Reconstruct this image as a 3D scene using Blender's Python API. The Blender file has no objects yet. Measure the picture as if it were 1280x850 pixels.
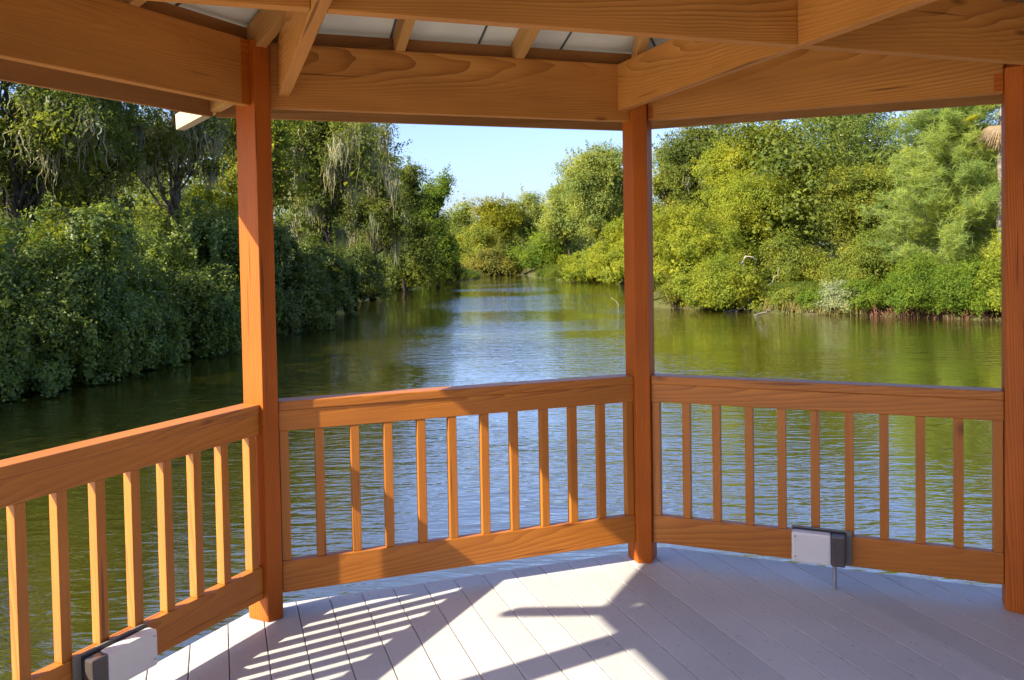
import bpy, bmesh, math, random
import numpy as np
from mathutils import Vector, Matrix

R = math.radians
sc = bpy.context.scene
COL = sc.collection

# ------------------------------------------------------------------ camera
F, PITCH, ROLL, PPY = 1057.78, 0.028, 0.0174, -82.46     # for a 1280 px wide frame
EYE = Vector((0, 0, 1.5))
cam = bpy.data.cameras.new('camera')
camo = bpy.data.objects.new('camera', cam)
COL.objects.link(camo)
cam.sensor_width = 36.0
cam.lens = F / 1280 * 36
cam.shift_y = PPY / 1280
cam.clip_start, cam.clip_end = 0.02, 6000
cp, sp, cr, sr = math.cos(PITCH), math.sin(PITCH), math.cos(ROLL), math.sin(ROLL)
fw = Vector((0, cp, -sp)); up0 = Vector((0, sp, cp)); rt0 = Vector((1, 0, 0))
rt = cr * rt0 - sr * up0
up = sr * rt0 + cr * up0
m = Matrix((rt, up, -fw)).transposed().to_4x4()
m.translation = EYE
camo.matrix_world = m
sc.camera = camo

def ray(px, py):
    return rt * ((px - 640) / F) - up * ((py - 425 - PPY) / F) + fw
def on_z(px, py, z):
    d = ray(px, py); return EYE + d * ((z - EYE.z) / d.z)
def at(px, Y):                                    # ground position seen in a given direction at depth Y
    d = ray(px, 315); return d.x / d.y * Y
def z_of(px, py, Y):                              # height of a sight line at depth Y
    d = ray(px, py); return EYE.z + d.z / d.y * Y

# ------------------------------------------------------------------ world and sun
SUN_AZ, SUN_EL = 240.0, 35.5                      # heading clockwise from +Y
w = bpy.data.worlds.new('World'); sc.world = w; w.use_nodes = True
nt = w.node_tree; nt.nodes.clear()
sky = nt.nodes.new('ShaderNodeTexSky'); sky.sky_type = 'NISHITA'; sky.sun_disc = False
sky.sun_elevation = R(SUN_EL); sky.sun_rotation = R(SUN_AZ)
sky.air_density = 1.0; sky.dust_density = 2.0; sky.ozone_density = 3.0
bg = nt.nodes.new('ShaderNodeBackground'); bg.inputs[1].default_value = 0.098
out = nt.nodes.new('ShaderNodeOutputWorld')
tint = nt.nodes.new('ShaderNodeMix'); tint.data_type = 'RGBA'; tint.blend_type = 'MULTIPLY'; tint.inputs[0].default_value = 1.0
nt.links.new(sky.outputs[0], tint.inputs[6]); tint.inputs[7].default_value = (.77, .79, 1.0, 1)
nt.links.new(tint.outputs[2], bg.inputs[0]); nt.links.new(bg.outputs[0], out.inputs[0])
sl = bpy.data.lights.new('sun', 'SUN'); sl.energy = 3.75; sl.angle = R(0.5); sl.color = (1.0, 0.91, 0.71)
so = bpy.data.objects.new('sun', sl); COL.objects.link(so)
sd = Vector((math.sin(R(SUN_AZ)) * math.cos(R(SUN_EL)), math.cos(R(SUN_AZ)) * math.cos(R(SUN_EL)), math.sin(R(SUN_EL))))
so.rotation_euler = sd.to_track_quat('Z', 'Y').to_euler(); so.location = sd * 60
sc.view_settings.view_transform = 'Standard'; sc.view_settings.look = 'None'
sc.view_settings.exposure = 1.84; sc.view_settings.gamma = 1.0
sc.cycles.max_bounces = 14; sc.cycles.diffuse_bounces = 8; sc.cycles.glossy_bounces = 4

# ------------------------------------------------------------------ materials
def newmat(name):
    mt = bpy.data.materials.new(name); mt.use_nodes = True
    n = mt.node_tree.nodes; l = mt.node_tree.links
    return mt, n, l, n['Principled BSDF']
def ramp(n, stops):
    r = n.new('ShaderNodeValToRGB'); e = r.color_ramp.elements
    while len(e) < len(stops): e.new(0.5)
    for k, (p, c) in enumerate(stops):
        e[k].position = p; e[k].color = (*c, 1)
    return r
def mixc(n, l, mode, fac, a, b):
    x = n.new('ShaderNodeMix'); x.data_type = 'RGBA'; x.blend_type = mode
    if isinstance(fac, (int, float)): x.inputs[0].default_value = fac
    else: l.new(fac, x.inputs[0])
    for i, v in ((6, a), (7, b)):
        if isinstance(v, tuple): x.inputs[i].default_value = (*v, 1)
        else: l.new(v, x.inputs[i])
    return x.outputs[2]
def wood(name, dark, mid, light, rough=0.5, grain=0.6, spec=0.3, scale=9, knots=True, blotch=0.25):
    mt, n, l, b = newmat(name)
    tc = n.new('ShaderNodeTexCoord'); oi = n.new('ShaderNodeObjectInfo')
    off = n.new('ShaderNodeVectorMath'); off.operation = 'MULTIPLY_ADD'
    l.new(oi.outputs['Random'], off.inputs[0]); off.inputs[1].default_value = (31.0, .0, .22)
    l.new(tc.outputs['Object'], off.inputs[2])
    mp = n.new('ShaderNodeMapping'); l.new(off.outputs[0], mp.inputs[0])
    mp.inputs['Location'].default_value = (0, .03, -.03); mp.inputs['Rotation'].default_value = (0, .04, .085); mp.inputs['Scale'].default_value = (.25, 1, 1)
    wv = n.new('ShaderNodeTexWave'); wv.wave_type = 'RINGS'; wv.rings_direction = 'X'; wv.wave_profile = 'SAW'
    wv.inputs['Scale'].default_value = scale; wv.inputs['Distortion'].default_value = 7.0
    wv.inputs['Detail'].default_value = 2.0; wv.inputs['Detail Scale'].default_value = .13; wv.inputs['Detail Roughness'].default_value = .55
    l.new(mp.outputs[0], wv.inputs[0])
    fm = n.new('ShaderNodeMapping'); l.new(off.outputs[0], fm.inputs[0]); fm.inputs['Scale'].default_value = (2.5, 130, 130)
    fn = n.new('ShaderNodeTexNoise'); fn.inputs['Scale'].default_value = 1; fn.inputs['Detail'].default_value = 4; l.new(fm.outputs[0], fn.inputs[0])
    bm_ = n.new('ShaderNodeMapping'); l.new(off.outputs[0], bm_.inputs[0]); bm_.inputs['Scale'].default_value = (2.2, 6, 6)
    bn = n.new('ShaderNodeTexNoise'); bn.inputs['Scale'].default_value = 1; bn.inputs['Detail'].default_value = 3; l.new(bm_.outputs[0], bn.inputs[0])
    r1 = ramp(n, [(0.0, light), (0.55, mid), (1.0, dark)]); l.new(wv.outputs['Fac'], r1.inputs[0])
    gm = n.new('ShaderNodeMapping'); l.new(off.outputs[0], gm.inputs[0]); gm.inputs['Scale'].default_value = (.9, 7, 7)
    gn = n.new('ShaderNodeTexNoise'); gn.inputs['Scale'].default_value = 1; gn.inputs['Detail'].default_value = 2; l.new(gm.outputs[0], gn.inputs[0])
    gr = ramp(n, [(.36, (.12 * grain,) * 3), (.64, (min(1, 1.15 * grain),) * 3)]); l.new(gn.outputs['Fac'], gr.inputs[0])
    c = mixc(n, l, 'MIX', gr.outputs[0], mid, r1.outputs[0])
    r2 = ramp(n, [(0.3, (.78, .76, .74)), (0.6, (1, 1, 1))]); l.new(fn.outputs['Fac'], r2.inputs[0])
    c = mixc(n, l, 'MULTIPLY', .55, c, r2.outputs[0])
    r3 = ramp(n, [(0.3, (.7, .66, .62)), (0.65, (1.12, 1.1, 1.05))]); l.new(bn.outputs['Fac'], r3.inputs[0])
    c = mixc(n, l, 'MULTIPLY', blotch * 2, c, r3.outputs[0])
    if knots:
        km = n.new('ShaderNodeMapping'); l.new(off.outputs[0], km.inputs[0]); km.inputs['Scale'].default_value = (2.3, 3.0, 6.5)
        vo = n.new('ShaderNodeTexVoronoi'); vo.inputs['Scale'].default_value = 1.0; l.new(km.outputs[0], vo.inputs[0])
        rk = ramp(n, [(0.03, (.35, .25, .2)), (0.10, (1, 1, 1))]); l.new(vo.outputs['Distance'], rk.inputs[0])
        c = mixc(n, l, 'MULTIPLY', .8, c, rk.outputs[0])
    # drying checks: thin dark splits along the grain
    cm = n.new('ShaderNodeMapping'); l.new(off.outputs[0], cm.inputs[0]); cm.inputs['Scale'].default_value = (1.1, 46, 46); cm.inputs['Location'].default_value = (7, 3, 1)
    cn = n.new('ShaderNodeTexNoise'); cn.inputs['Scale'].default_value = 1; cn.inputs['Detail'].default_value = 1; l.new(cm.outputs[0], cn.inputs[0])
    rc = ramp(n, [(.265, (.35, .3, .26)), (.30, (1, 1, 1))]); l.new(cn.outputs['Fac'], rc.inputs[0])
    c = mixc(n, l, 'MULTIPLY', .8, c, rc.outputs[0])
    l.new(c, b.inputs['Base Color'])
    b.inputs['Roughness'].default_value = rough; b.inputs['Specular IOR Level'].default_value = spec
    bp = n.new('ShaderNodeBump'); bp.inputs['Strength'].default_value = .25; bp.inputs['Distance'].default_value = .002
    l.new(fn.outputs['Fac'], bp.inputs['Height']); l.new(bp.outputs[0], b.inputs['Normal'])
    return mt
M = {}
M['post'] = wood('stained_post_wood', (.22, .042, .004), (.42, .098, .008), (.52, .150, .015), .5, .7, .22, 55, True, .3)
M['rail'] = wood('stained_rail_wood', (.27, .075, .008), (.44, .145, .016), (.53, .20, .026), .42, .65, .40, 60, True, .2)
M['beam'] = wood('stained_beam_wood', (.28, .10, .016), (.50, .205, .042), (.58, .275, .066), .6, .8, .2, 72, True, .25)
M['rafter'] = wood('rafter_wood', (.34, .16, .04), (.55, .29, .09), (.64, .37, .13), .65, .5, .2, 40, False, .2)
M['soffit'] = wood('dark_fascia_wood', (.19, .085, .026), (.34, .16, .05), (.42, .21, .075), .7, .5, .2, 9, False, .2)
M['rawend'] = wood('bare_wood', (.32, .24, .15), (.44, .34, .22), (.52, .42, .29), .7, .4, .2, 9, False, .1)

def simple(name, col, rough=.5, spec=.4, var=.12, scale=18, metal=0):
    mt, n, l, b = newmat(name)
    tc = n.new('ShaderNodeTexCoord'); no = n.new('ShaderNodeTexNoise'); no.inputs['Scale'].default_value = scale; no.inputs['Detail'].default_value = 5
    l.new(tc.outputs['Object'], no.inputs[0])
    lo = tuple(x * (1 - var * 1.6) for x in col); hi = tuple(min(1, x * (1 + var)) for x in col)
    r = ramp(n, [(.3, lo), (.65, hi)]); l.new(no.outputs['Fac'], r.inputs[0]); l.new(r.outputs[0], b.inputs['Base Color'])
    b.inputs['Roughness'].default_value = rough; b.inputs['Specular IOR Level'].default_value = spec; b.inputs['Metallic'].default_value = metal
    return mt
M['roof'] = simple('pale_roof_panel', (.76, .79, .71), .45, .4, .06, 3)
M['seam'] = simple('roof_seam', (.10, .10, .10), .6)
M['boxw'] = simple('white_plastic', (.66, .63, .60), .35, .5, .04, 6)
M['boxd'] = simple('bronze_plastic', (.075, .060, .056), .3, .5, .1, 8)
M['plate'] = simple('beige_plate', (.17, .155, .135), .5, .4, .05, 8)
M['gasket'] = simple('dark_gasket', (.03, .03, .035), .5)
M['steel'] = simple('galvanised_steel', (.42, .43, .45), .35, .5, .1, 30, .7)
M['bark'] = simple('bark', (.050, .040, .031), .9, .2, .45, 6)
M['palebark'] = simple('pale_bark', (.15, .13, .105), .9, .2, .35, 6)
M['deadwood'] = simple('bleached_dead_wood', (.36, .31, .26), .85, .2, .25, 5)
M['roots'] = simple('reddish_root_wood', (.12, .055, .03), .9, .2, .4, 9)

def deck_mat():
    mt, n, l, b = newmat('grey_deck_paint')
    tc = n.new('ShaderNodeTexCoord')
    gi = n.new('ShaderNodeNewGeometry')
    n1 = n.new('ShaderNodeTexNoise'); n1.inputs['Scale'].default_value = 2.2; n1.inputs['Detail'].default_value = 6; l.new(tc.outputs['Object'], n1.inputs[0])
    n2 = n.new('ShaderNodeTexNoise'); n2.inputs['Scale'].default_value = 42; n2.inputs['Detail'].default_value = 3; l.new(tc.outputs['Object'], n2.inputs[0])
    r1 = ramp(n, [(.3, (.425, .41, .40)), (.7, (.50, .483, .468))]); l.new(n1.outputs['Fac'], r1.inputs[0])
    isl = ramp(n, [(0, (.91, .91, .91)), (1, (1.06, 1.05, 1.04))]); l.new(gi.outputs['Random Per Island'], isl.inputs[0])
    c = mixc(n, l, 'MULTIPLY', 1.0, r1.outputs[0], isl.outputs[0])
    r2 = ramp(n, [(.30, (.55, .52, .5)), (.37, (1, 1, 1))]); l.new(n2.outputs['Fac'], r2.inputs[0])
    c = mixc(n, l, 'MULTIPLY', .5, c, r2.outputs[0])
    l.new(c, b.inputs['Base Color']); b.inputs['Roughness'].default_value = .55; b.inputs['Specular IOR Level'].default_value = .35
    bp = n.new('ShaderNodeBump'); bp.inputs['Strength'].default_value = .15; bp.inputs['Distance'].default_value = .002
    l.new(n2.outputs['Fac'], bp.inputs['Height']); l.new(bp.outputs[0], b.inputs['Normal'])
    return mt
M['deck'] = deck_mat()

def leafmat(name, col, var=.35, yellow=.15, trans=.50, rough=.65, spec=.12):
    var *= .75; yellow *= .6
    """leaf colour varies per leaf and by broad patches of the plant"""
    mt = bpy.data.materials.new(name); mt.use_nodes = True
    n = mt.node_tree.nodes; l = mt.node_tree.links; n.clear()
    g = n.new('ShaderNodeNewGeometry'); tc = n.new('ShaderNodeTexCoord')
    hi = (min(1, col[0] * (1 + var) + yellow * .06), min(1, col[1] * (1 + var * .8) + yellow * .03), col[2] * (1 + var * .3))
    lo = (col[0] * (1 - var), col[1] * (1 - var * .85), col[2] * (1 - var * .5))
    r = ramp(n, [(0, lo), (.5, col), (1, hi)]); l.new(g.outputs['Random Per Island'], r.inputs[0])
    no = n.new('ShaderNodeTexNoise'); no.inputs['Scale'].default_value = .55; no.inputs['Detail'].default_value = 3; l.new(tc.outputs['Object'], no.inputs[0])
    r2 = ramp(n, [(.32, (.62, .74, .8)), (.68, (1.28, 1.15, .9))]); l.new(no.outputs['Fac'], r2.inputs[0])
    c = mixc(n, l, 'MULTIPLY', 1.0, r.outputs[0], r2.outputs[0])
    p = n.new('ShaderNodeBsdfPrincipled'); p.inputs['Roughness'].default_value = rough; p.inputs['Specular IOR Level'].default_value = spec
    l.new(c, p.inputs['Base Color'])
    t = n.new('ShaderNodeBsdfTranslucent'); tcx = mixc(n, l, 'MULTIPLY', 1.0, c, (1.7, 1.55, .7)); l.new(tcx, t.inputs[0])
    mx = n.new('ShaderNodeMixShader'); mx.inputs[0].default_value = trans
    l.new(p.outputs[0], mx.inputs[1]); l.new(t.outputs[0], mx.inputs[2])
    o = n.new('ShaderNodeOutputMaterial'); l.new(mx.outputs[0], o.inputs[0])
    return mt
L = {
 'vine':   leafmat('vine_leaves', (.135, .185, .038), .55, .15, .40, .42, .28),
 'deep':   leafmat('deep_green_leaves', (.120, .158, .038), .5, .15, .40, .45, .25),
 'oak':    leafmat('oak_leaves', (.13, .165, .038), .4, .12),
 'olive':  leafmat('olive_leaves', (.21, .24, .042), .35, .2),
 'lime':   leafmat('yellow_green_leaves', (.24, .275, .034), .32, .2),
 'bright': leafmat('bright_green_leaves', (.14, .205, .026), .32, .15),
 'yellow': leafmat('yellow_leaves', (.22, .225, .022), .3, .1),
 'gloss':  leafmat('glossy_leaves', (.12, .165, .038), .4, .05, .3, .28),
 'pine':   leafmat('pine_needles', (.24, .31, .085), .2, .1),
 'far':    leafmat('haze_tinted_leaves', (.23, .275, .075), .3, .1),  # far foliage coloured paler to stand in for distance haze
 'brown':  leafmat('brown_leaves', (.185, .185, .042), .35, .1),
 'straw':  leafmat('dry_grass_blades', (.27, .225, .09), .35, .1),
 'moss':   leafmat('spanish_moss', (.30, .30, .22), .25, 0, .3, .9),
 'white':  leafmat('white_blossom', (.27, .30, .16), .5, 0, .3, .7),
 'palm':   leafmat('palm_fronds', (.22, .23, .03), .3, .2),
 'deadpalm': leafmat('dead_palm_fronds', (.30, .235, .17), .3, .05),
 'grass':  leafmat('bank_grass', (.11, .15, .025), .35, .15),
}

# ------------------------------------------------------------------ object helpers
WLOC = {}
def tag(o, label=None, cat=None, group=None, kind=None):
    if label: o['label'] = label
    if cat: o['category'] = cat
    if group: o['group'] = group
    if kind: o['kind'] = kind
    return o
def empty(name, loc, parent=None):
    o = bpy.data.objects.new(name, None); COL.objects.link(o)
    o.empty_display_size = .1
    loc = Vector(loc); WLOC[o.name] = loc
    o.location = loc - (WLOC[parent.name] if parent else Vector())
    if parent: o.parent = parent
    return o
def link(name, me, mt, parent=None, mw=None):
    o = bpy.data.objects.new(name, me); COL.objects.link(o)
    if mt is not None and len(me.materials) == 0:
        for x in (mt if isinstance(mt, (list, tuple)) else [mt]): me.materials.append(x)
    mw = mw or Matrix()
    WLOC[o.name] = mw.to_translation()
    if parent:
        o.parent = parent; mw = Matrix.Translation(-WLOC[parent.name]) @ mw
    o.matrix_local = mw
    return o
def bm_mesh(bm, name, smooth=False):
    bmesh.ops.recalc_face_normals(bm, faces=bm.faces)
    me = bpy.data.meshes.new(name); bm.to_mesh(me); bm.free()
    if smooth:
        for p in me.polygons: p.use_smooth = True
    return me
def box_bm(lx, ly, lz, bevel=.003):
    bm = bmesh.new()
    bmesh.ops.create_cube(bm, size=1, matrix=Matrix.Diagonal((lx, ly, lz, 1)))
    if bevel: bmesh.ops.bevel(bm, geom=list(bm.edges), offset=bevel, segments=2, affect='EDGES', profile=.6)
    return bm
def frame(a, b, upv=Vector((0, 0, 1))):
    x = (b - a).normalized(); y = upv.cross(x).normalized(); z = x.cross(y)
    mm = Matrix((x, y, z)).transposed().to_4x4(); mm.translation = (a + b) / 2
    return mm, (b - a).length
def board(name, a, b, ty, hz, mt, parent, bevel=.003):
    """a straight timber from a to b (centre line): thickness ty across, height hz"""
    a, b = Vector(a), Vector(b)
    mm, ln = frame(a, b)
    return link(name, bm_mesh(box_bm(ln, ty, hz, bevel), name), mt, parent, mm)

# ------------------------------------------------------------------ octagon
def head(deg): return Vector((math.sin(R(deg)), math.cos(R(deg)), 0))
V = {0: Vector((-1.7405, 1.9089, 0)), 1: Vector((-.9925, 3.4299, 0)), 2: Vector((.6083, 3.9831, 0)), 3: Vector((2.0066, 3.3803, 0))}
V[7] = V[0] - head(-18.8) * 1.69
V[6] = V[7] - head(-64) * 1.69
V[4] = V[3] + head(160.0) * 1.62
V[5] = V[4] + head(206) * 1.66
CEN = sum((V[k] for k in range(8)), Vector()) / 8
W = .0664
def sdir(k): return (V[(k + 1) % 8] - V[k]).normalized()
def snor(k):
    d = sdir(k); n_ = Vector((-d.y, d.x, 0))
    return n_ if n_.dot(V[k] - CEN) > 0 else -n_
def corner(k):
    """inner face corners of post k: (left, right) seen from inside, and radial"""
    r_ = (snor((k - 1) % 8) + snor(k)).normalized(); t = Vector((r_.y, -r_.x, 0))
    return V[k] - t * W / 2, V[k] + t * W / 2, r_
def sp_(k, s, off, z):
    """point along side k at distance s from its left post's corner"""
    a = corner(k)[1]; return a + sdir(k) * s + snor(k) * off + Vector((0, 0, z))
def slen(k): return (corner((k + 1) % 8)[0] - corner(k)[1]).length

gaz = tag(empty('gazebo', (CEN.x, CEN.y, 0)), 'open octagonal timber gazebo with orange stained posts and railings over the water', 'gazebo')

# deck of planks
def clip(poly, n_, d):
    o = []
    for i in range(len(poly)):
        p, q = poly[i], poly[(i + 1) % len(poly)]
        a, b = p.dot(n_) - d, q.dot(n_) - d
        if a <= 0: o.append(p)
        if a * b < 0: o.append(p + (q - p) * (a / (a - b)))
    return o
OV = {0: .16, 1: .165, 2: .26, 3: .2, 4: .2, 5: .2, 6: .2, 7: .16}
def deck():
    pd = head(160.9); pn = Vector((pd.y, -pd.x, 0))
    bm = bmesh.new(); wd = .140; gap = .0034
    for k in range(-30, 31):
        c0 = CEN.dot(pn) + k * wd + .03
        big = [CEN + pd * 9 * s + pn * (c0 - CEN.dot(pn)) + pn * e for s, e in ((-1, 0), (1, 0), (1, wd - gap), (-1, wd - gap))]
        poly = big
        for q in range(8):
            n_ = snor(q); poly = clip(poly, n_, V[q].dot(n_) + OV[q]) if len(poly) > 2 else []
        if len(poly) < 3: continue
        vs = [bm.verts.new((p.x, p.y, 0)) for p in poly]
        try: f = bm.faces.new(vs)
        except ValueError: continue
        f.normal_update()
        if f.normal.z < 0: f.normal_flip()
        ex = bmesh.ops.extrude_face_region(bm, geom=[f])
        for v in ex['geom']:
            if isinstance(v, bmesh.types.BMVert): v.co.z = -.032
    for v in bm.verts: pass
    bmesh.ops.recalc_face_normals(bm, faces=bm.faces)
    ed = [e for e in bm.edges if all(v.co.z > -.001 for v in e.verts)]
    bmesh.ops.bevel(bm, geom=ed, offset=.003, segments=2, affect='EDGES', profile=.5)
    for v in bm.verts: v.co -= Vector((CEN.x, CEN.y, 0))
    link('deck', bm_mesh(bm, 'deck'), M['deck'], gaz, Matrix.Translation((CEN.x, CEN.y, 0)))
    # framing below
    for q in range(8):
        o_ = OV[q] - .03
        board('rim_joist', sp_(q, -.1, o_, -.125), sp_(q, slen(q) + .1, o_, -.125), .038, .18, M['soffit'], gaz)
        p = V[q] + corner(q)[2] * .02
        bm = bmesh.new(); bmesh.ops.create_cone(bm, cap_ends=True, segments=14, radius1=.11, radius2=.1, depth=2.2)
        link('piling', bm_mesh(bm, 'piling', False), M['bark'], gaz, Matrix.Translation((p.x, p.y, -1.14 - .1)))
    for s in (-1.4, -.5, .5, 1.4):
        c = CEN + head(160.9) * s
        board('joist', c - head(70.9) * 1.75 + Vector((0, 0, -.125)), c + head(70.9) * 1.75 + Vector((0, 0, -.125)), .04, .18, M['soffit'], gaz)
deck()

ZT, ZB, ZH, ZHT, ZTIE = .8935, .7705, 2.0992, 2.3633, 2.146
BT, BB = .2282, .0965
DH = .0258
DEPTH = .104
def prism(poly, z0, z1, bm):
    a = [bm.verts.new((p.x, p.y, z0)) for p in poly]; b = [bm.verts.new((p.x, p.y, z1)) for p in poly]
    n_ = len(poly)
    bm.faces.new(a); bm.faces.new(b)
    for i in range(n_): bm.faces.new((a[i], a[(i + 1) % n_], b[(i + 1) % n_], b[i]))
def post(k):
    l_, r_, rad = corner(k)
    nl, nr = snor((k - 1) % 8), snor(k)
    full = [l_, r_, r_ + nr * DEPTH, l_ + nl * DEPTH]
    top = ZHT if k in (1,) else ZTIE + .05
    bm = bmesh.new()
    prism(full, 0.001, top, bm)
    bmesh.ops.recalc_face_normals(bm, faces=bm.faces)
    bmesh.ops.bevel(bm, geom=list(bm.edges), offset=.004, segments=2, affect='EDGES', profile=.6)
    if top < ZHT:
        prism([l_ + nl * .06, r_ + nr * .06, r_ + nr * (DEPTH - .004), l_ + nl * (DEPTH - .004)], top - .05, ZHT, bm)
    # local X runs up the post so that the grain does too
    c = V[k] + rad * DEPTH / 2 + Vector((0, 0, 1.1))
    t = Vector((rad.y, -rad.x, 0))
    mm = Matrix((Vector((0, 0, 1)), t, Vector((0, 0, 1)).cross(t))).transposed().to_4x4(); mm.translation = c
    bm.transform(mm.inverted())
    o = link('post', bm_mesh(bm, 'post'), M['post'], gaz, mm)
    return o
for k in range(8): post(k)

# railings
bal_me = bm_mesh(box_bm(ZB - BT - .001, .037, .037, .0025), 'baluster'); bal_me.materials.append(M['rail'])
def railing(k):
    ln = slen(k)
    c = sp_(k, ln / 2, .04, 0)
    rl = empty('railing', c, gaz)
    e = .0015
    board('rail_cap', sp_(k, e, .060, (ZT + .8555) / 2), sp_(k, ln - e, .060, (ZT + .8555) / 2), .090, ZT - .8555, M['rail'], rl, .005)
    board('top_rail', sp_(k, e, .039, (.855 + ZB) / 2), sp_(k, ln - e, .039, (.855 + ZB) / 2), .038, .855 - ZB, M['rail'], rl, .003)
    board('bottom_rail', sp_(k, e, .039, (BT + BB) / 2), sp_(k, ln - e, .039, (BT + BB) / 2), .040, BT - BB, M['rail'], rl, .004)
    nb = 12 if ln > 1.55 else 11
    lo = .022
    hi = ln - .022
    for i in range(nb):
        s = lo + (hi - lo) * i / (nb - 1) + (random.Random(k * 50 + i).uniform(-.003, .003) if 0 < i < nb - 1 else 0)
        if k == 0: s = ln - .040 if i == nb - 1 else ln - .190 - (nb - 2 - i) * .1368
        if s < .02: continue
        p = sp_(k, s, .041, (ZB + BT) / 2)
        d = sdir(k)
        mm = Matrix((Vector((0, 0, 1)), d, Vector((0, 0, 1)).cross(d))).transposed().to_4x4(); mm.translation = p
        o = bpy.data.objects.new('baluster', bal_me); COL.objects.link(o)
        o.parent = rl; o.matrix_local = Matrix.Translation(-WLOC[rl.name]) @ mm
for k in (7, 0, 1, 2, 3, 4, 5): railing(k)

# header beams between the posts
for k in range(8):
    ln = slen(k); zc = (ZH + ZHT) / 2; o_ = DH + .0225
    board('header_beam', sp_(k, .001, o_, zc), sp_(k, ln - .001, o_, zc), .045, ZHT - ZH, M['beam'], gaz, .004)

# stain slopped from the posts on to the ends of the headers
def smear(k, s0, s1, z0, z1):
    board('stain_smear', sp_(k, s0, DH - .0006, (z0 + z1) / 2), sp_(k, s1, DH - .0006, (z0 + z1) / 2), .0012, z1 - z0, M['post'], gaz, 0)
smear(0, slen(0) - .045, slen(0) - .002, ZH + .004, ZHT - .004)
smear(2, .002, .026, ZH + .012, ZTIE + .02)
smear(2, slen(2) - .036, slen(2) - .002, ZH + .010, ZTIE + .03)
# tie beams
def flat(v): return Vector((v.x, v.y, 0))
TH = .214; TZ = ZTIE + TH / 2
n1 = snor(1); d1 = sdir(1)
def tie_from(px, py, length, name='tie_beam'):
    q = flat(on_z(px, py, ZTIE))                     # left lower edge where it meets the header
    s = (q - corner(1)[1]).dot(d1) + .0225
    a = sp_(1, s, DH - .002, TZ); b = a - n1 * length
    return board(name, b, a, .045, TH, M['beam'], gaz, .003), s
A1, s1 = tie_from(348.5, 118.5, 3.9)
A2, s2 = tie_from(773, 138, 3.9)
# cross tie parallel to the far side, in three lengths between the long ties
q0, q1 = flat(on_z(405, 14, ZTIE)), flat(on_z(987, 54, ZTIE))
offB = ((q0 + q1) / 2 - corner(1)[1]).dot(n1) + .0225
bx0 = (V[0] - corner(1)[1]).dot(d1); bx1 = (V[3] - corner(1)[1]).dot(d1)
for a, b in ((bx0 + .03, s1 - .0225), (s1 + .0225, s2 - .0225), (s2 + .0225, bx1 - .02)):
    board('cross_tie', sp_(1, a + .001, offB, TZ - .001), sp_(1, b - .001, offB, TZ - .001), .045, TH - .004, M['beam'], gaz, .003)
offD = offB - 1.62
for a, b in ((s1 + .0225, s2 - .0225),):
    board('cross_tie', sp_(1, a + .001, offD, TZ - .001), sp_(1, b - .001, offD, TZ - .001), .045, TH - .004, M['beam'], gaz, .003)

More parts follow.
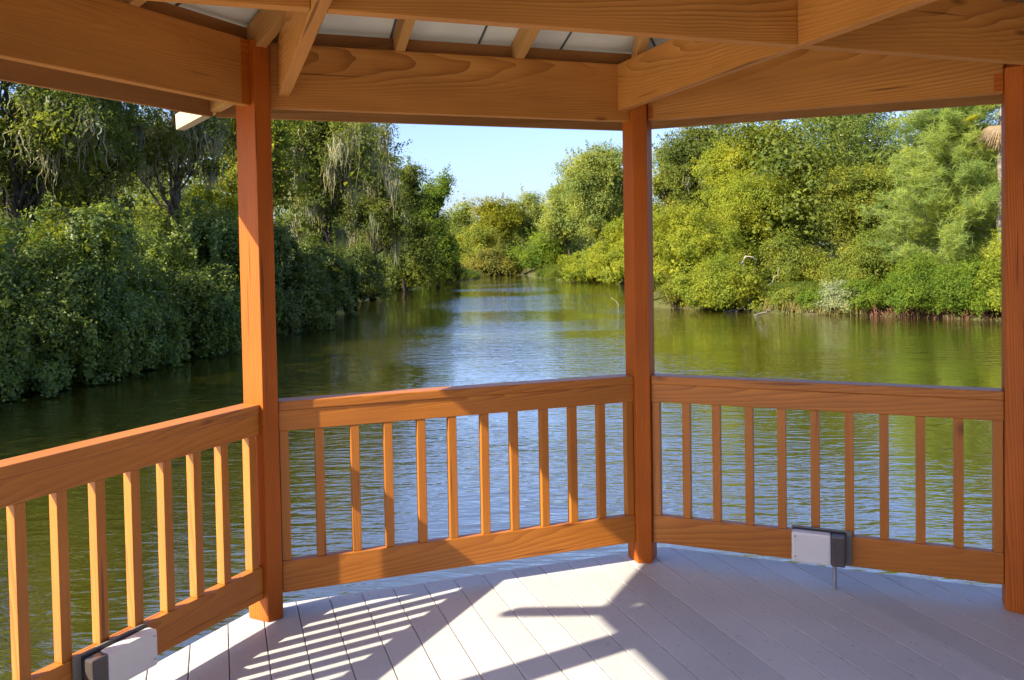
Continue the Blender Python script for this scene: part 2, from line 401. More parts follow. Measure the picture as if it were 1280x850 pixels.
# roof
SL = math.tan(R(20)); EAVE = .48
def roofz(off): return 2.470 - SL * off
APR = None
def side_off(k, p): return (flat(p) - flat(corner(k)[1])).dot(snor(k))
apex = Vector((CEN.x, CEN.y, 0)); apz = np.mean([roofz(side_off(k, apex)) for k in range(8)])
def eave_corner(k, off):
    """plan point where the eave lines of sides k-1 and k meet"""
    a, b = snor((k - 1) % 8), snor(k)
    da, db = corner((k - 1) % 8)[1].dot(a) + off, corner(k)[1].dot(b) + off
    det = a.x * b.y - a.y * b.x
    return Vector(((da * b.y - db * a.y) / det, (a.x * db - b.x * da) / det, 0))
for k in range(8):
    # roof panel: a solid sheet with seams running up the slope
    e0, e1 = eave_corner(k, EAVE), eave_corner((k + 1) % 8, EAVE)
    z0 = roofz(EAVE)
    p0 = e0 + Vector((0, 0, z0)); p1 = e1 + Vector((0, 0, z0)); ap = apex + Vector((0, 0, apz))
    cc = (p0 + p1 + ap) / 3
    nn = (p1 - p0).cross(ap - p0).normalized()
    if nn.z < 0: nn = -nn
    bm = bmesh.new()
    lo = [bm.verts.new(p - cc) for p in (p0, p1, ap)]; hi = [bm.verts.new(p - cc + nn * .03) for p in (p0, p1, ap)]
    bm.faces.new(lo); bm.faces.new(hi)
    for i in range(3): bm.faces.new((lo[i], lo[(i + 1) % 3], hi[(i + 1) % 3], hi[i]))
    nb4 = len(bm.faces)
    along = (p1 - p0).normalized(); inw = -snor(k); L_ = (p1 - p0).length
    mid = (p0 + p1) / 2; tap = (ap - mid); hl = L_ / 2
    x = -int(hl / .40) * .40 + .11
    while x < hl - .05:
        fr = 1 - abs(x) / hl
        a = mid + along * x; b = a + tap * fr * .985
        t = (b - a).normalized(); sdv = along * .004; dn = -nn * .006
        q = [a - sdv + nn * .002, a + sdv + nn * .002, a + sdv + dn, a - sdv + dn]
        r = [v + (b - a) for v in q]
        A_ = [bm.verts.new(v - cc) for v in q]; B_ = [bm.verts.new(v - cc) for v in r]
        fs = [bm.faces.new(A_), bm.faces.new(B_)] + [bm.faces.new((A_[i], A_[(i + 1) % 4], B_[(i + 1) % 4], B_[i])) for i in range(4)]
        for f in fs: f.material_index = 1
        x += .40
    link('roof_panel', bm_mesh(bm, 'roof_panel'), [M['roof'], M['seam']], gaz, Matrix.Translation(cc))
    # fascia along the eave
    fz0, fz1 = 2.118, roofz(.44) - .004
    g0, g1 = eave_corner(k, .45), eave_corner((k + 1) % 8, .45)
    d = (g1 - g0).normalized()
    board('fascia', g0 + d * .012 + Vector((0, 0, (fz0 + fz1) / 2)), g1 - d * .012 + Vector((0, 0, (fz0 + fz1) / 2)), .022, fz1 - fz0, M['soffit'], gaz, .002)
    # blocking between the rafter feet on top of the header
    bz1 = roofz(.09) - .010
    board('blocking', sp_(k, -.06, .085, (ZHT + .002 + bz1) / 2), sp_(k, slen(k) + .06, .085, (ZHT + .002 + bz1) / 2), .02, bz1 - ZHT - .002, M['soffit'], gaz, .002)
    # rafters
    ln = slen(k); RD = .088
    for s in (ln / 3, ln * 2 / 3):
        off0 = .437; off1 = -1.15
        def rp(off): return sp_(k, s, off, roofz(off) - (RD / 2) / math.cos(R(20)) - .004)
        board('rafter', rp(off1), rp(off0), .042, RD, M['rafter'], gaz, .002)
    # hip rafter
    l_, r_, rad = corner(k)
    hs = (roofz(0) - roofz(.5)) / .5 * math.cos(R(22.5))
    def hp(t): return V[k] + rad * t + Vector((0, 0, roofz(0) - hs * t - .062 - .012))
    a, b = hp(-1.98), hp(.30)
    o = board('hip_rafter', a, b, .045, .115, M['rafter'], gaz, .002)
    a, b = V[k] + rad * .3 + Vector((0, 0, 2.19)), V[k] + rad * (.90 if k in (0, 1, 7) else .56) + Vector((0, 0, 2.145))
    f_ = V[k] + rad * .535; f_.z = 2.19 - .045 * (.235 / .6)
    board('rafter_tail', a, f_, .045, .075, M['rafter'], gaz, .002)
    a = f_ + rad * .0005
    board('rafter_tail', a, b, .045, .075, M['rawend'], gaz, .002)

# ------------------------------------------------------------------ low-voltage boxes on the bottom rails
def rail_box(k, s0, s1, zc0, zc1, flip, label, conduit=True):
    mid = (s0 + s1) / 2
    org = sp_(k, mid, .018, zc0)
    e = tag(empty('electrical_box', org), label, 'electrical box', 'electrical boxes on the bottom rails')
    d = sdir(k); n_ = -snor(k)                     # n_ points to the inside
    if flip: d = -d
    mm = Matrix((d, n_, Vector((0, 0, 1)))).transposed().to_4x4()
    if mm.determinant() < 0: pass
    Lg, H = s1 - s0, zc1 - zc0
    def blk(name, x0, x1, y0, y1, z0, z1, mt, bev):
        bm = box_bm(x1 - x0, y1 - y0, z1 - z0, bev)
        q = org + d * (x0 + x1) / 2 + n_ * (y0 + y1) / 2 + Vector((0, 0, (z0 + z1) / 2))
        m2 = mm.copy(); m2.translation = q
        if mm.determinant() < 0:
            bm.transform(Matrix.Diagonal((1, 1, 1, 1)))
        return link(name, bm_mesh(bm, name), mt, e, m2)
    h = Lg / 2
    blk('back_plate', -h, h - .004, 0.002, .012, 0, H, M['plate'], .004)
    blk('gasket', -h + .006, h - .03, .0122, .018, .006, H - .006, M['gasket'], .002)
    blk('cover', -h + .004, h - .088, .0182, .066, .003, H - .010, M['boxw'], .011)
    blk('end_cap', h - .0875, h - .030, .0182, .066, .003, H - .012, M['boxd'], .007)
    for zz in (.03, H - .03):                      # cover screws
        bm = bmesh.new(); bmesh.ops.create_cone(bm, cap_ends=True, segments=12, radius1=.004, radius2=.0035, depth=.003)
        m2 = Matrix((d, Vector((0, 0, 1)).cross(d) * 1.0, n_)).transposed().to_4x4(); m2.translation = org + d * (-h + .02) + n_ * .0672 + Vector((0, 0, zz))
        link('screw', bm_mesh(bm, 'screw'), M['steel'], e, m2)
    if conduit:
        bm = bmesh.new(); bmesh.ops.create_cone(bm, cap_ends=True, segments=16, radius1=.009, radius2=.009, depth=zc0 + .004)
        q = org + d * (h - .075) + n_ * .035; 
        link('conduit', bm_mesh(bm, 'conduit'), M['steel'], e, Matrix.Translation((q.x, q.y, (zc0 + .004) / 2 + .0005)))
rail_box(2, .633, .888, .106, .255, False, 'electrical box with white cover and short conduit stub on the shaded right railing')
rail_box(0, .765, 1.052, .100, .238, True, 'electrical box with white cover on the sunlit left railing near the post')

# ------------------------------------------------------------------ terrain and water
WZ = -1.5
def P2(px, py): q = on_z(px, py, WZ); return (q.x, q.y)
leftbank = [(-45, -60), (-30, -20), (-19, 0), (-13.2, 11)] + [P2(*p) for p in ((0, 495), (100, 460), (200, 440), (300, 428), (345, 410), (420, 390), (465, 370))] + [(-9.9, 74.4), (-6.4, 84.2), (-4.0, 89)]
farbank = [(-3.5, 100), (-1.5, 112), (1.5, 108), (2.0, 95), (4.7, 84), (7.5, 80), (9.5, 78)]
rightbank = [(9.2, 66), (8.2, 55), (7.0, 46), (7.2, 42.7), (8.3, 41.9), (12.5, 36.7), (16.6, 34.5), (19.1, 31.6), (24, 26), (28, 14), (30, 0), (34, -30), (38, -60)]
poly = np.array(leftbank + farbank + rightbank)
def sdf(x, y):
    """signed distance to the waterline: negative in the water"""
    x = np.asarray(x, float); y = np.asarray(y, float)
    d = np.full(x.shape, 1e9); ins = np.zeros(x.shape, bool)
    n_ = len(poly)
    for i in range(n_):
        ax, ay = poly[i]; bx, by = poly[(i + 1) % n_]
        ex, ey = bx - ax, by - ay
        t = np.clip(((x - ax) * ex + (y - ay) * ey) / (ex * ex + ey * ey), 0, 1)
        d = np.minimum(d, np.hypot(x - ax - t * ex, y - ay - t * ey))
        c = ((ay > y) != (by > y)) & (x < (bx - ax) * (y - ay) / (by - ay + 1e-12) + ax)
        ins ^= c
    return np.where(ins, -d, d)
def ground_z(x, y):
    s = sdf(x, y)
    wob = .12 * np.sin(x * 1.3 + y * .7) + .1 * np.sin(x * .45 - y * .9)
    return np.where(s < 0, WZ + np.maximum(s * .5, -1.6) - .02, WZ + np.minimum(.42 * np.sqrt(np.maximum(s, 0)), 1.1) + .012 * s.clip(0, 60) + wob * np.clip(s, 0, 1))
def gz(x, y): return float(ground_z(np.array([x]), np.array([y]))[0])
def grid_mesh(name, xs, ys, zf):
    X, Y = np.meshgrid(xs, ys); Z = zf(X, Y)
    nv = X.size; nx, ny = len(xs), len(ys)
    me = bpy.data.meshes.new(name)
    co = np.stack([X, Y, Z], -1).reshape(-1, 3)
    i = (np.arange(ny - 1)[:, None] * nx + np.arange(nx - 1)[None]).ravel()
    q = np.stack([i, i + 1, i + 1 + nx, i + nx], -1)
    fill(me, co, q); 
    me.polygons.foreach_set('use_smooth', np.ones(len(q), bool))
    return me
def fill(me, co, faces, mi=None):
    k = faces.shape[1]
    me.vertices.add(len(co)); me.vertices.foreach_set('co', co.astype(np.float32).ravel())
    me.loops.add(faces.size); me.loops.foreach_set('vertex_index', faces.astype(np.int32).ravel())
    me.polygons.add(len(faces)); me.polygons.foreach_set('loop_start', (np.arange(len(faces)) * k).astype(np.int32))
    if mi is not None: me.polygons.foreach_set('material_index', mi.astype(np.int32))
    me.update(calc_edges=True); me.validate()
far = np.array([220, 300, 500, 900, 1600, 3000])
xs = np.concatenate([-far[::-1], np.arange(-150, -40, 5.), np.arange(-40, 45, .8), np.arange(45, 151, 5.), far])
ys = np.concatenate([-far[::-1], np.arange(-150, -20, 6.), np.arange(-20, 118, .8), np.arange(118, 200, 5.), far])
def ground_mat():
    mt, n, l, b = newmat('bank_soil')
    tc = n.new('ShaderNodeTexCoord')
    a = n.new('ShaderNodeTexNoise'); a.inputs['Scale'].default_value = .35; a.inputs['Detail'].default_value = 7; l.new(tc.outputs['Object'], a.inputs[0])
    c = n.new('ShaderNodeTexNoise'); c.inputs['Scale'].default_value = 9; c.inputs['Detail'].default_value = 5; l.new(tc.outputs['Object'], c.inputs[0])
    r1 = ramp(n, [(.35, (.07, .085, .02)), (.5, (.10, .085, .045)), (.66, (.09, .115, .025))]); l.new(a.outputs['Fac'], r1.inputs[0])
    r2 = ramp(n, [(.3, (.5, .5, .5)), (.7, (1.2, 1.15, 1.1))]); l.new(c.outputs['Fac'], r2.inputs[0])
    l.new(mixc(n, l, 'MULTIPLY', 1.0, r1.outputs[0], r2.outputs[0]), b.inputs['Base Color'])
    b.inputs['Roughness'].default_value = .95; b.inputs['Specular IOR Level'].default_value = .1
    return mt
tag(link('ground', grid_mesh('ground', xs, ys, ground_z), ground_mat()), kind='structure')

def water_mat():
    mt, n, l, b = newmat('pond_water')
    tc = n.new('ShaderNodeTexCoord')
    def noise(sx, sy, rot, scale, detail):
        mp = n.new('ShaderNodeMapping'); l.new(tc.outputs['Object'], mp.inputs[0])
        mp.inputs['Rotation'].default_value = (0, 0, R(rot)); mp.inputs['Scale'].default_value = (sx, sy, 1)
        no = n.new('ShaderNodeTexNoise'); no.inputs['Scale'].default_value = scale; no.inputs['Detail'].default_value = detail; no.inputs['Roughness'].default_value = .5
        l.new(mp.outputs[0], no.inputs[0]); return no.outputs['Fac']
    f1 = noise(1.0, 3.0, 8, 1.7, 3)        # ripples
    f2 = noise(1.0, 2.2, -14, 5.2, 2)      # small chop
    gust = noise(1.0, 1.6, 0, .09, 3)      # calm and breezy patches
    rg = ramp(n, [(.38, (.25, .25, .25)), (.62, (1.1, 1.1, 1.1))]); l.new(gust, rg.inputs[0])
    def math_(op, a, c):
        x = n.new('ShaderNodeMath'); x.operation = op
        for i, v in ((0, a), (1, c)):
            if isinstance(v, float): x.inputs[i].default_value = v
            else: l.new(v, x.inputs[i])
        return x.outputs[0]
    h = math_('ADD', f1, math_('MULTIPLY', f2, .28))
    h = math_('MULTIPLY', h, rg.outputs[0])
    bp = n.new('ShaderNodeBump'); bp.inputs['Strength'].default_value = 1.0; bp.inputs['Distance'].default_value = .034
    l.new(h, bp.inputs['Height']); l.new(bp.outputs[0], b.inputs['Normal'])
    mu = noise(1, 1, 0, .15, 3)
    r = ramp(n, [(.35, (.036, .0325, .003)), (.65, (.052, .046, .004))]); l.new(mu, r.inputs[0]); l.new(r.outputs[0], b.inputs['Base Color'])
    b.inputs['Roughness'].default_value = .03; b.inputs['IOR'].default_value = 1.9; b.inputs['Coat Weight'].default_value = 1.0; b.inputs['Coat IOR'].default_value = 1.9; b.inputs['Coat Roughness'].default_value = .03; l.new(bp.outputs[0], b.inputs['Coat Normal']); b.inputs['Specular IOR Level'].default_value = .5
    return mt
me = bpy.data.meshes.new('water')
fill(me, np.array([[-400, -300, WZ], [400, -300, WZ], [400, 300, WZ], [-400, 300, WZ]], float), np.array([[0, 1, 2, 3]]))
tag(link('water', me, water_mat()), kind='structure')

# ------------------------------------------------------------------ plants
def leaf_quads(rng, pos, nrm, ln, wd):
    """one small four-cornered leaf per position"""
    N = len(pos)
    nrm = nrm / (np.linalg.norm(nrm, axis=1, keepdims=True) + 1e-9)
    t = rng.normal(size=(N, 3)); t -= (t * nrm).sum(1, keepdims=True) * nrm; t /= np.linalg.norm(t, axis=1, keepdims=True) + 1e-9
    b = np.cross(nrm, t)
    s = rng.uniform(.65, 1.35, (N, 1))
    ln = ln * s; wd = wd * s
    dr = nrm * ln * .12
    v = np.stack([pos - t * ln * .5 - dr, pos - b * wd * .5 + t * ln * .05, pos + t * ln * .5 - dr, pos + b * wd * .5 + t * ln * .05], 1)
    return v.reshape(-1, 3)
def quads_mesh(name, v):
    me = bpy.data.meshes.new(name)
    fill(me, v, np.arange(len(v)).reshape(-1, 4))
    return me
def clump_leaves(rng, centers, ctr, per, sig, leaf, aspect=.55, updown=.35, flat=.65, dome=.72):
    """leaves gathered in clumps: most on the outer and upper skin of each clump, the rest loose"""
    K = len(centers)
    sg = sig * rng.uniform(.6, 1.45, (K, 1, 1))
    outw = centers - ctr; outw /= np.linalg.norm(outw, axis=1, keepdims=True) + 1e-9
    ax = outw * .75 + np.array([0, 0, .65]); ax /= np.linalg.norm(ax, axis=1, keepdims=True)
    o = rng.normal(size=(K, per, 3))
    d = o / (np.linalg.norm(o, axis=2, keepdims=True) + 1e-9)
    dp = (d * ax[:, None, :]).sum(2, keepdims=True)
    d = np.where(dp < -.15, d - 2 * dp * ax[:, None, :], d)     # fold onto the outer half
    isd = rng.uniform(size=(K, per, 1)) < dome
    stretch = rng.uniform(.75, 1.35, (K, 1, 3))
    off = np.where(isd, d * stretch * (1.45 + .22 * rng.normal(size=(K, per, 1))), o)
    off[..., 2] *= flat + .15
    off = off * sg
    pos = centers[:, None, :] + off
    nr = np.where(isd, d * 1.0, outw[:, None, :] * .5 + o * .3) + rng.normal(size=o.shape) * .42
    nr[..., 2] += updown
    return leaf_quads(rng, pos.reshape(-1, 3), nr.reshape(-1, 3), leaf, leaf * aspect)
def sphere_dirs(rng, n_):
    d = rng.normal(size=(n_, 3)); return d / np.linalg.norm(d, axis=1, keepdims=True)
def tube(bm, pts, rad, seg=7):
    rings = []
    for i, p in enumerate(pts):
        p = Vector(p)
        a = Vector(pts[max(0, i - 1)]); b = Vector(pts[min(len(pts) - 1, i + 1)])
        d = (b - a).normalized(); x = d.orthogonal().normalized(); y = d.cross(x)
        if rings:                                   # keep the rings aligned
            x = (lastx - d * lastx.dot(d)).normalized(); y = d.cross(x)
        lastx = x
        rings.append([bm.verts.new(p + (x * math.cos(2 * math.pi * k / seg) + y * math.sin(2 * math.pi * k / seg)) * rad[i]) for k in range(seg)])
    for i in range(len(rings) - 1):
        for k in range(seg):
            bm.faces.new((rings[i][k], rings[i][(k + 1) % seg], rings[i + 1][(k + 1) % seg], rings[i + 1][k]))
    bm.faces.new(rings[-1]); bm.faces.new(rings[0])
def bend(rng, a, b, n_=5, w_=.12, sag=0.0):
    a, b = np.array(a, float), np.array(b, float); L_ = np.linalg.norm(b - a)
    out_ = []
    for i in range(n_ + 1):
        t = i / n_; p = a + (b - a) * t
        if 0 < i < n_: p = p + rng.normal(size=3) * L_ * w_ * .5
        p[2] += sag * math.sin(math.pi * t) * L_
        out_.append(tuple(p))
    return out_
def moss_quads(rng, anchors, lmin, lmax, strands=14, spread=.17, wd=.028):
    vs = []
    for a in anchors:
        Lh = rng.uniform(lmin, lmax)
        for _ in range(strands):
            p = a + np.array([rng.normal() * spread, rng.normal() * spread, rng.normal() * .08])
            ang = rng.uniform(0, math.pi); t = np.array([math.cos(ang), math.sin(ang), 0]) * wd * rng.uniform(.6, 1.6)
            ll = Lh * rng.uniform(.35, 1)
            q = p.copy()
            nseg = 5
            for s in range(nseg):
                r = q + np.array([rng.normal() * .06, rng.normal() * .06, -ll / nseg * rng.uniform(.5, 1.2)])
                w0, w1 = 1 - s / nseg * .8, 1 - (s + 1) / nseg * .8
                vs += [q - t * w0, q + t * w0, r + t * w1, r - t * w1]; q = r
    return np.array(vs)

def plant(name, label, cat, px, Y, top, wpx, kind, seed, group=None, base=None, lobes=None, n=6000, leaf=.13, mat='oak', bark='bark',
          moss=0, trunk=True, low=.0, sig=None, gap=.0, dx=0, depth=None, per=70, trunk_r=None, lean=0, bare=0, drape=0, mossl=(.6, 1.6), dense=3.3, lsc=.78):
    """one tree or shrub: px is its bearing, Y its distance, top the sight line of its tip, wpx the width its crown takes up"""
    rng = np.random.default_rng(seed); leaf *= lsc
    x = at(px, Y) + dx
    z0 = gz(x, Y) if base is None else base
    z0 = max(z0, WZ - .05)
    H = z_of(px, top, Y) - z0; Wd = wpx / F * Y
    e = tag(empty(name, (x, Y, z0)), label, cat, group)
    rx = Wd / 2; ry = depth / 2 if depth else rx * .9
    zlo = low * H; hz = H - zlo
    # lobes of the crown
    nl = lobes or 13; C = []
    if kind == 'tree':
        for i in range(nl):
            d = sphere_dirs(rng, 1)[0]; r_ = rng.uniform(.40, .74)
            C.append((d[0] * rx * r_, d[1] * ry * r_, zlo + hz * (.52 + d[2] * .5 * r_), rng.uniform(.24, .40)))
        C.append((0, 0, zlo + hz * .76, .36)); C.append((0, 0, zlo + hz * .45, .45))
    elif kind == 'column':
        for i in range(nl):
            t = (i + .5) / nl; a = rng.uniform(0, 6.28)
            C.append((math.cos(a) * rx * .42, math.sin(a) * ry * .42, zlo + hz * (.10 + .80 * t), .42 * (1.1 - .5 * t)))
    else:                                          # mound: reaches the ground and trails over the water
        for i in range(nl):
            a = rng.uniform(0, 6.28); r_ = math.sqrt(rng.uniform(0, .6))
            t = rng.uniform(.2, .80) * (1 - .5 * r_)
            C.append((math.cos(a) * rx * r_, math.sin(a) * ry * r_, zlo + hz * t, rng.uniform(.26, .42)))
        for i in range(6):
            a = 6.28 * (i + rng.uniform(-.3, .3)) / 6
            C.append((math.cos(a) * rx * .72, math.sin(a) * ry * .72, hz * rng.uniform(.05, .2), rng.uniform(.24, .34)))
        C.append((0, 0, zlo + hz * .70, .30))
    per = int(per * 2.0); n = int(n * dense)
    K = max(8, n // per)
    sizes = np.array([c[3] for c in C]) ** 2; sizes /= sizes.sum()
    lo_ctr = np.array([0, 0, zlo + hz * .40])
    cen = []; core = []
    lobr = lambda c: np.array([rx * c[3] * 1.2, ry * c[3] * 1.2, min(hz * c[3] * .95, max(rx, ry) * c[3] * 1.6)])
    for c, s in zip(C, sizes):
        m_ = max(3, int(round(K * s)))
        d = sphere_dirs(rng, m_)
        d[:, 2] = np.where(d[:, 2] < -.35, -d[:, 2] * .8, d[:, 2])
        cen.append(np.array(c[:3]) + d * rng.uniform(.78, 1.04, (m_, 1)) * lobr(c))
        mc = int(n * .10 * s * (1 - gap * 2.2)) + 4
        core.append(np.array(c[:3]) + sphere_dirs(rng, mc) * rng.uniform(.1, .78, (mc, 1)) * lobr(c))
    cen = np.concatenate(cen); core = np.concatenate(core)
    cen = cen[cen[:, 2] < H * .985]
    # keep the crown from sinking into bank or water
    cg = ground_z(cen[:, 0] + x, cen[:, 1] + Y) - z0; cg = np.maximum(cg, WZ - z0) + .08
    cen[:, 2] = np.maximum(cen[:, 2], cg); core[:, 2] = np.clip(core[:, 2], .15, H * .93)
    if gap: cen = cen[rng.uniform(size=len(cen)) > gap]
    sg = (sig or .05 * (Wd + H) * .5 + .1) * .78
    v = clump_leaves(rng, cen, lo_ctr, per, sg, leaf, flat=.6)
    vc = leaf_quads(rng, core, rng.normal(size=core.shape), leaf * 2.6, leaf * 1.7)
    v = np.concatenate([v, vc])
    # a few ragged shoots round the outline
    k_ = max(6, len(cen) // 5)
    pick = cen[rng.integers(0, len(cen), k_)]; dd = pick - lo_ctr; dd /= np.linalg.norm(dd, axis=1, keepdims=True)
    sh = np.concatenate([pick + dd * sg * q + rng.normal(size=pick.shape) * .05 for q in np.linspace(.8, 3.0, 10)])
    v2 = leaf_quads(rng, np.repeat(sh, 5, 0) + rng.normal(size=(len(sh) * 5, 3)) * sg * .16, rng.normal(size=(len(sh) * 5, 3)) + np.array([0, 0, .4]), leaf, leaf * .5)
    v = np.concatenate([v, v2])
    if drape:                                      # strings of vine leaves hanging down the face of the thicket
        an = cen[rng.integers(0, len(cen), drape)]; dr = []
        for a_ in an:
            o_ = a_ - lo_ctr; o_[2] = 0; o_ /= np.linalg.norm(o_) + 1e-6
            p_ = a_ + o_ * sg * 1.7; ll = rng.uniform(.5, 1.9)
            t_ = np.linspace(0, 1, int(ll * 30))[:, None]
            q_ = p_ + o_ * .12 * np.sin(t_ * 3) + np.array([0, 0, -1]) * ll * t_ + np.cumsum(rng.normal(size=(len(t_), 3)) * .012, 0)
            q_ = np.repeat(q_, 5, 0); q_ = q_ + rng.normal(size=q_.shape) * np.array([.07, .07, .03])
            dr.append(leaf_quads(rng, q_, rng.normal(size=q_.shape) * .4 + o_ * .8 + np.array([0, 0, .5]), leaf * 1.1, leaf * .75))
        v = np.concatenate([v] + dr)
    v[:, 2] = np.maximum(v[:, 2], WZ - z0 + .03)
    if kind == 'mound' and not trunk: pname = 'foliage'
    else: pname = 'crown' if kind != 'mound' else 'foliage'
    link(pname, quads_mesh(pname, v), L[mat], e, Matrix.Translation((x, Y, z0)))
    # trunk and limbs
    bm = bmesh.new(); tr = trunk_r or max(.05, .018 * H + .02)
    if kind != 'mound':
        topz = zlo + hz * .8
        pts = bend(rng, (0, 0, -.3), (lean, 0, topz), 7, .035)
        tube(bm, pts, [tr * (1.25 if i == 0 else 1 - .8 * i / 7) for i in range(8)], 9)
        for c in C:
            t = np.clip((c[2] * .62) / topz, .18, .9); i = t * 7; i0 = int(i); f = i - i0
            st = np.array(pts[i0]) * (1 - f) + np.array(pts[min(7, i0 + 1)]) * f
            r0 = tr * (1 - .8 * t) * .62
            lb = bend(rng, st, c[:3], 5, .1, .05)
            tube(bm, lb, [r0 * (1 - .8 * q / 5) for q in range(6)], 6)
            near = cen[np.argsort(np.linalg.norm(cen - np.array(c[:3]), axis=1))[:4]]
            for q in near:
                tube(bm, bend(rng, lb[3], q, 3, .12), [r0 * .35, r0 * .28, r0 * .2, r0 * .1], 5)
    else:
        for _ in range(5):
            c = C[rng.integers(0, len(C))]
            tube(bm, bend(rng, (rng.normal() * .2, rng.normal() * .2, -.2), c[:3], 5, .1), [tr * (1 - .8 * q / 5) * .7 for q in range(6)], 6)
    for _ in range(bare):
        c = cen[rng.integers(0, len(cen))]
        d = (c - lo_ctr); d /= np.linalg.norm(d)
        k0 = min(C, key=lambda q: np.linalg.norm(np.array(q[:3]) - c)); tube(bm, bend(rng, k0[:3], c + d * rng.uniform(.4, 1.0), 4, .12), [.035, .03, .024, .016, .007], 5)
    tname = 'trunk' if kind != 'mound' else 'stem'
    link(tname, bm_mesh(bm, tname, True), M[bark], e, Matrix.Translation((x, Y, z0)))
    if moss:
        lowc = cen[cen[:, 2] < np.quantile(cen[:, 2], .8)]
        an = lowc[rng.integers(0, len(lowc), moss)]
        mv = moss_quads(rng, an, mossl[0], mossl[1])
        link('spanish_moss', quads_mesh('spanish_moss', mv), L['moss'], e, Matrix.Translation((x, Y, z0)))
    return e

S = [0]
def seed(): S[0] += 1; return 1000 + S[0]
# --- left bank: vine covered thickets at the water's edge
TH_G = 'thickets along the left bank'
lt = [
 # label, px, Y, top, width px, n, leaf, mat
 ('sprawling dark green thicket filling the left edge of the picture, overhanging dark water', 20, 20.3, 262, 250, 17000, .085, 'vine'),
 ('low pale green bush trailing in the water at the left edge', -20, 18.9, 420, 130, 5000, .075, 'vine'),
 ('steep hump of vine leaves, highest of the left bank thickets', 128, 22.0, 226, 105, 12000, .09, 'vine'),
 ('broad dark thicket right of the tall vine hump, low over the water', 190, 25.0, 285, 140, 13000, .09, 'vine'),
 ('rounded green thicket just left of the lit gazebo post', 258, 28.5, 252, 130, 12000, .10, 'vine'),
 ('dark bushy thicket just right of the lit gazebo post', 344, 33.5, 285, 105, 11000, .11, 'deep'),
 ('shadowy thicket under the mossy oak, at the bend of the bank', 398, 42.0, 300, 80, 9000, .13, 'deep'),
]
for (lab, px, Y, top, wpx, n_, lf, mt) in lt:
    x = at(px, Y)
    plant('thicket', lab, 'thicket', px, Y, top, wpx, 'mound', seed(), TH_G, n=int(n_ * .8), leaf=lf * 1.4, mat=mt, per=80, sig=.30 if Y < 30 else .4, lobes=12, depth=5.0, drape=110, gap=.24)
# off to the left, outside the frame but reflected and seen from a step aside
plant('thicket', 'dark thicket on the left bank, just outside the photo', 'thicket', -190, 14.5, 300, 260, 'mound', seed(), TH_G, n=7000, leaf=.1, mat='vine', per=80, sig=.34, depth=4)
# sunlit understorey and tall trees behind
plant('shrub', 'small yellow leaved shrub glowing in the sun behind the left thickets', 'shrub', 72, 26, 238, 70, 'mound', seed(), n=3500, leaf=.10, mat='yellow', per=50, sig=.25)
plant('shrub', 'sunlit yellow green shrub between dark trunks left of the lit post', 'shrub', 262, 36, 190, 90, 'mound', seed(), n=5000, leaf=.14, mat='lime', per=50, sig=.35)
OG = 'tall trees on the left bank'
plant('oak_tree', 'tall dark oak at the left edge with crooked trunk', 'tree', 22, 26, -40, 240, 'tree', seed(), OG, n=12000, leaf=.14, mat='oak', low=.15, moss=60, trunk_r=.17, gap=.24, sig=.42, per=60)
plant('oak_tree', 'dark oak hung with grey moss under the left roof beam', 'tree', 108, 30, 0, 190, 'tree', seed(), OG, n=8000, leaf=.15, mat='oak', low=.18, moss=130, trunk_r=.16, gap=.28, sig=.42, per=60)
plant('oak_tree', 'mossy oak with pale trunk beneath the white rafter tail', 'tree', 222, 33, 20, 190, 'tree', seed(), OG, n=9000, leaf=.15, mat='oak', low=.22, moss=130, bark='palebark', trunk_r=.17, gap=.40, sig=.42, per=60)
plant('oak_tree', 'olive crowned oak standing behind the lit gazebo post', 'tree', 318, 38, 70, 160, 'tree', seed(), OG, n=9000, leaf=.16, mat='olive', low=.3, moss=20, trunk_r=.17, gap=.15, sig=.45, per=60)
plant('oak_tree', 'big spreading oak draped in pale moss, reaching over the channel', 'tree', 408, 46, 105, 170, 'tree', seed(), OG, n=14000, leaf=.16, mat='oak', low=.22, moss=170, trunk_r=.25, gap=.12, sig=.5, per=60, mossl=(1.0, 3.0))
plant('oak_tree', 'moss hung oak between the spreading oak and the open water', 'tree', 465, 55, 170, 100, 'tree', seed(), OG, n=9000, leaf=.17, mat='oak', low=.12, moss=110, trunk_r=.2, sig=.5, per=60, mossl=(1.2, 3.4))
plant('oak_tree', 'round topped dark green tree right of the mossy oaks', 'tree', 507, 64, 203, 78, 'column', seed(), OG, n=9000, leaf=.2, mat='oak', low=.02, trunk_r=.2, sig=.6, per=60)
plant('oak_tree', 'lighter green tree at the far right end of the left bank row', 'tree', 546, 74, 216, 58, 'column', seed(), OG, n=8000, leaf=.22, mat='bright', low=.0, trunk_r=.2, sig=.65, per=60)
plant('shrub', 'dark low shrub at the water below the lighter green tree', 'shrub', 552, 82, 295, 48, 'mound', seed(), n=4500, leaf=.22, mat='oak', per=50, sig=.5)
plant('shrub', 'shady green shrub at the water below the round topped tree', 'shrub', 490, 68, 305, 60, 'mound', seed(), n=5000, leaf=.2, mat='deep', per=50, sig=.5)
plant('shrub', 'green shrub on the left bank under the moss hung oak', 'shrub', 448, 54, 305, 60, 'mound', seed(), n=5000, leaf=.18, mat='deep', per=50, sig=.45)

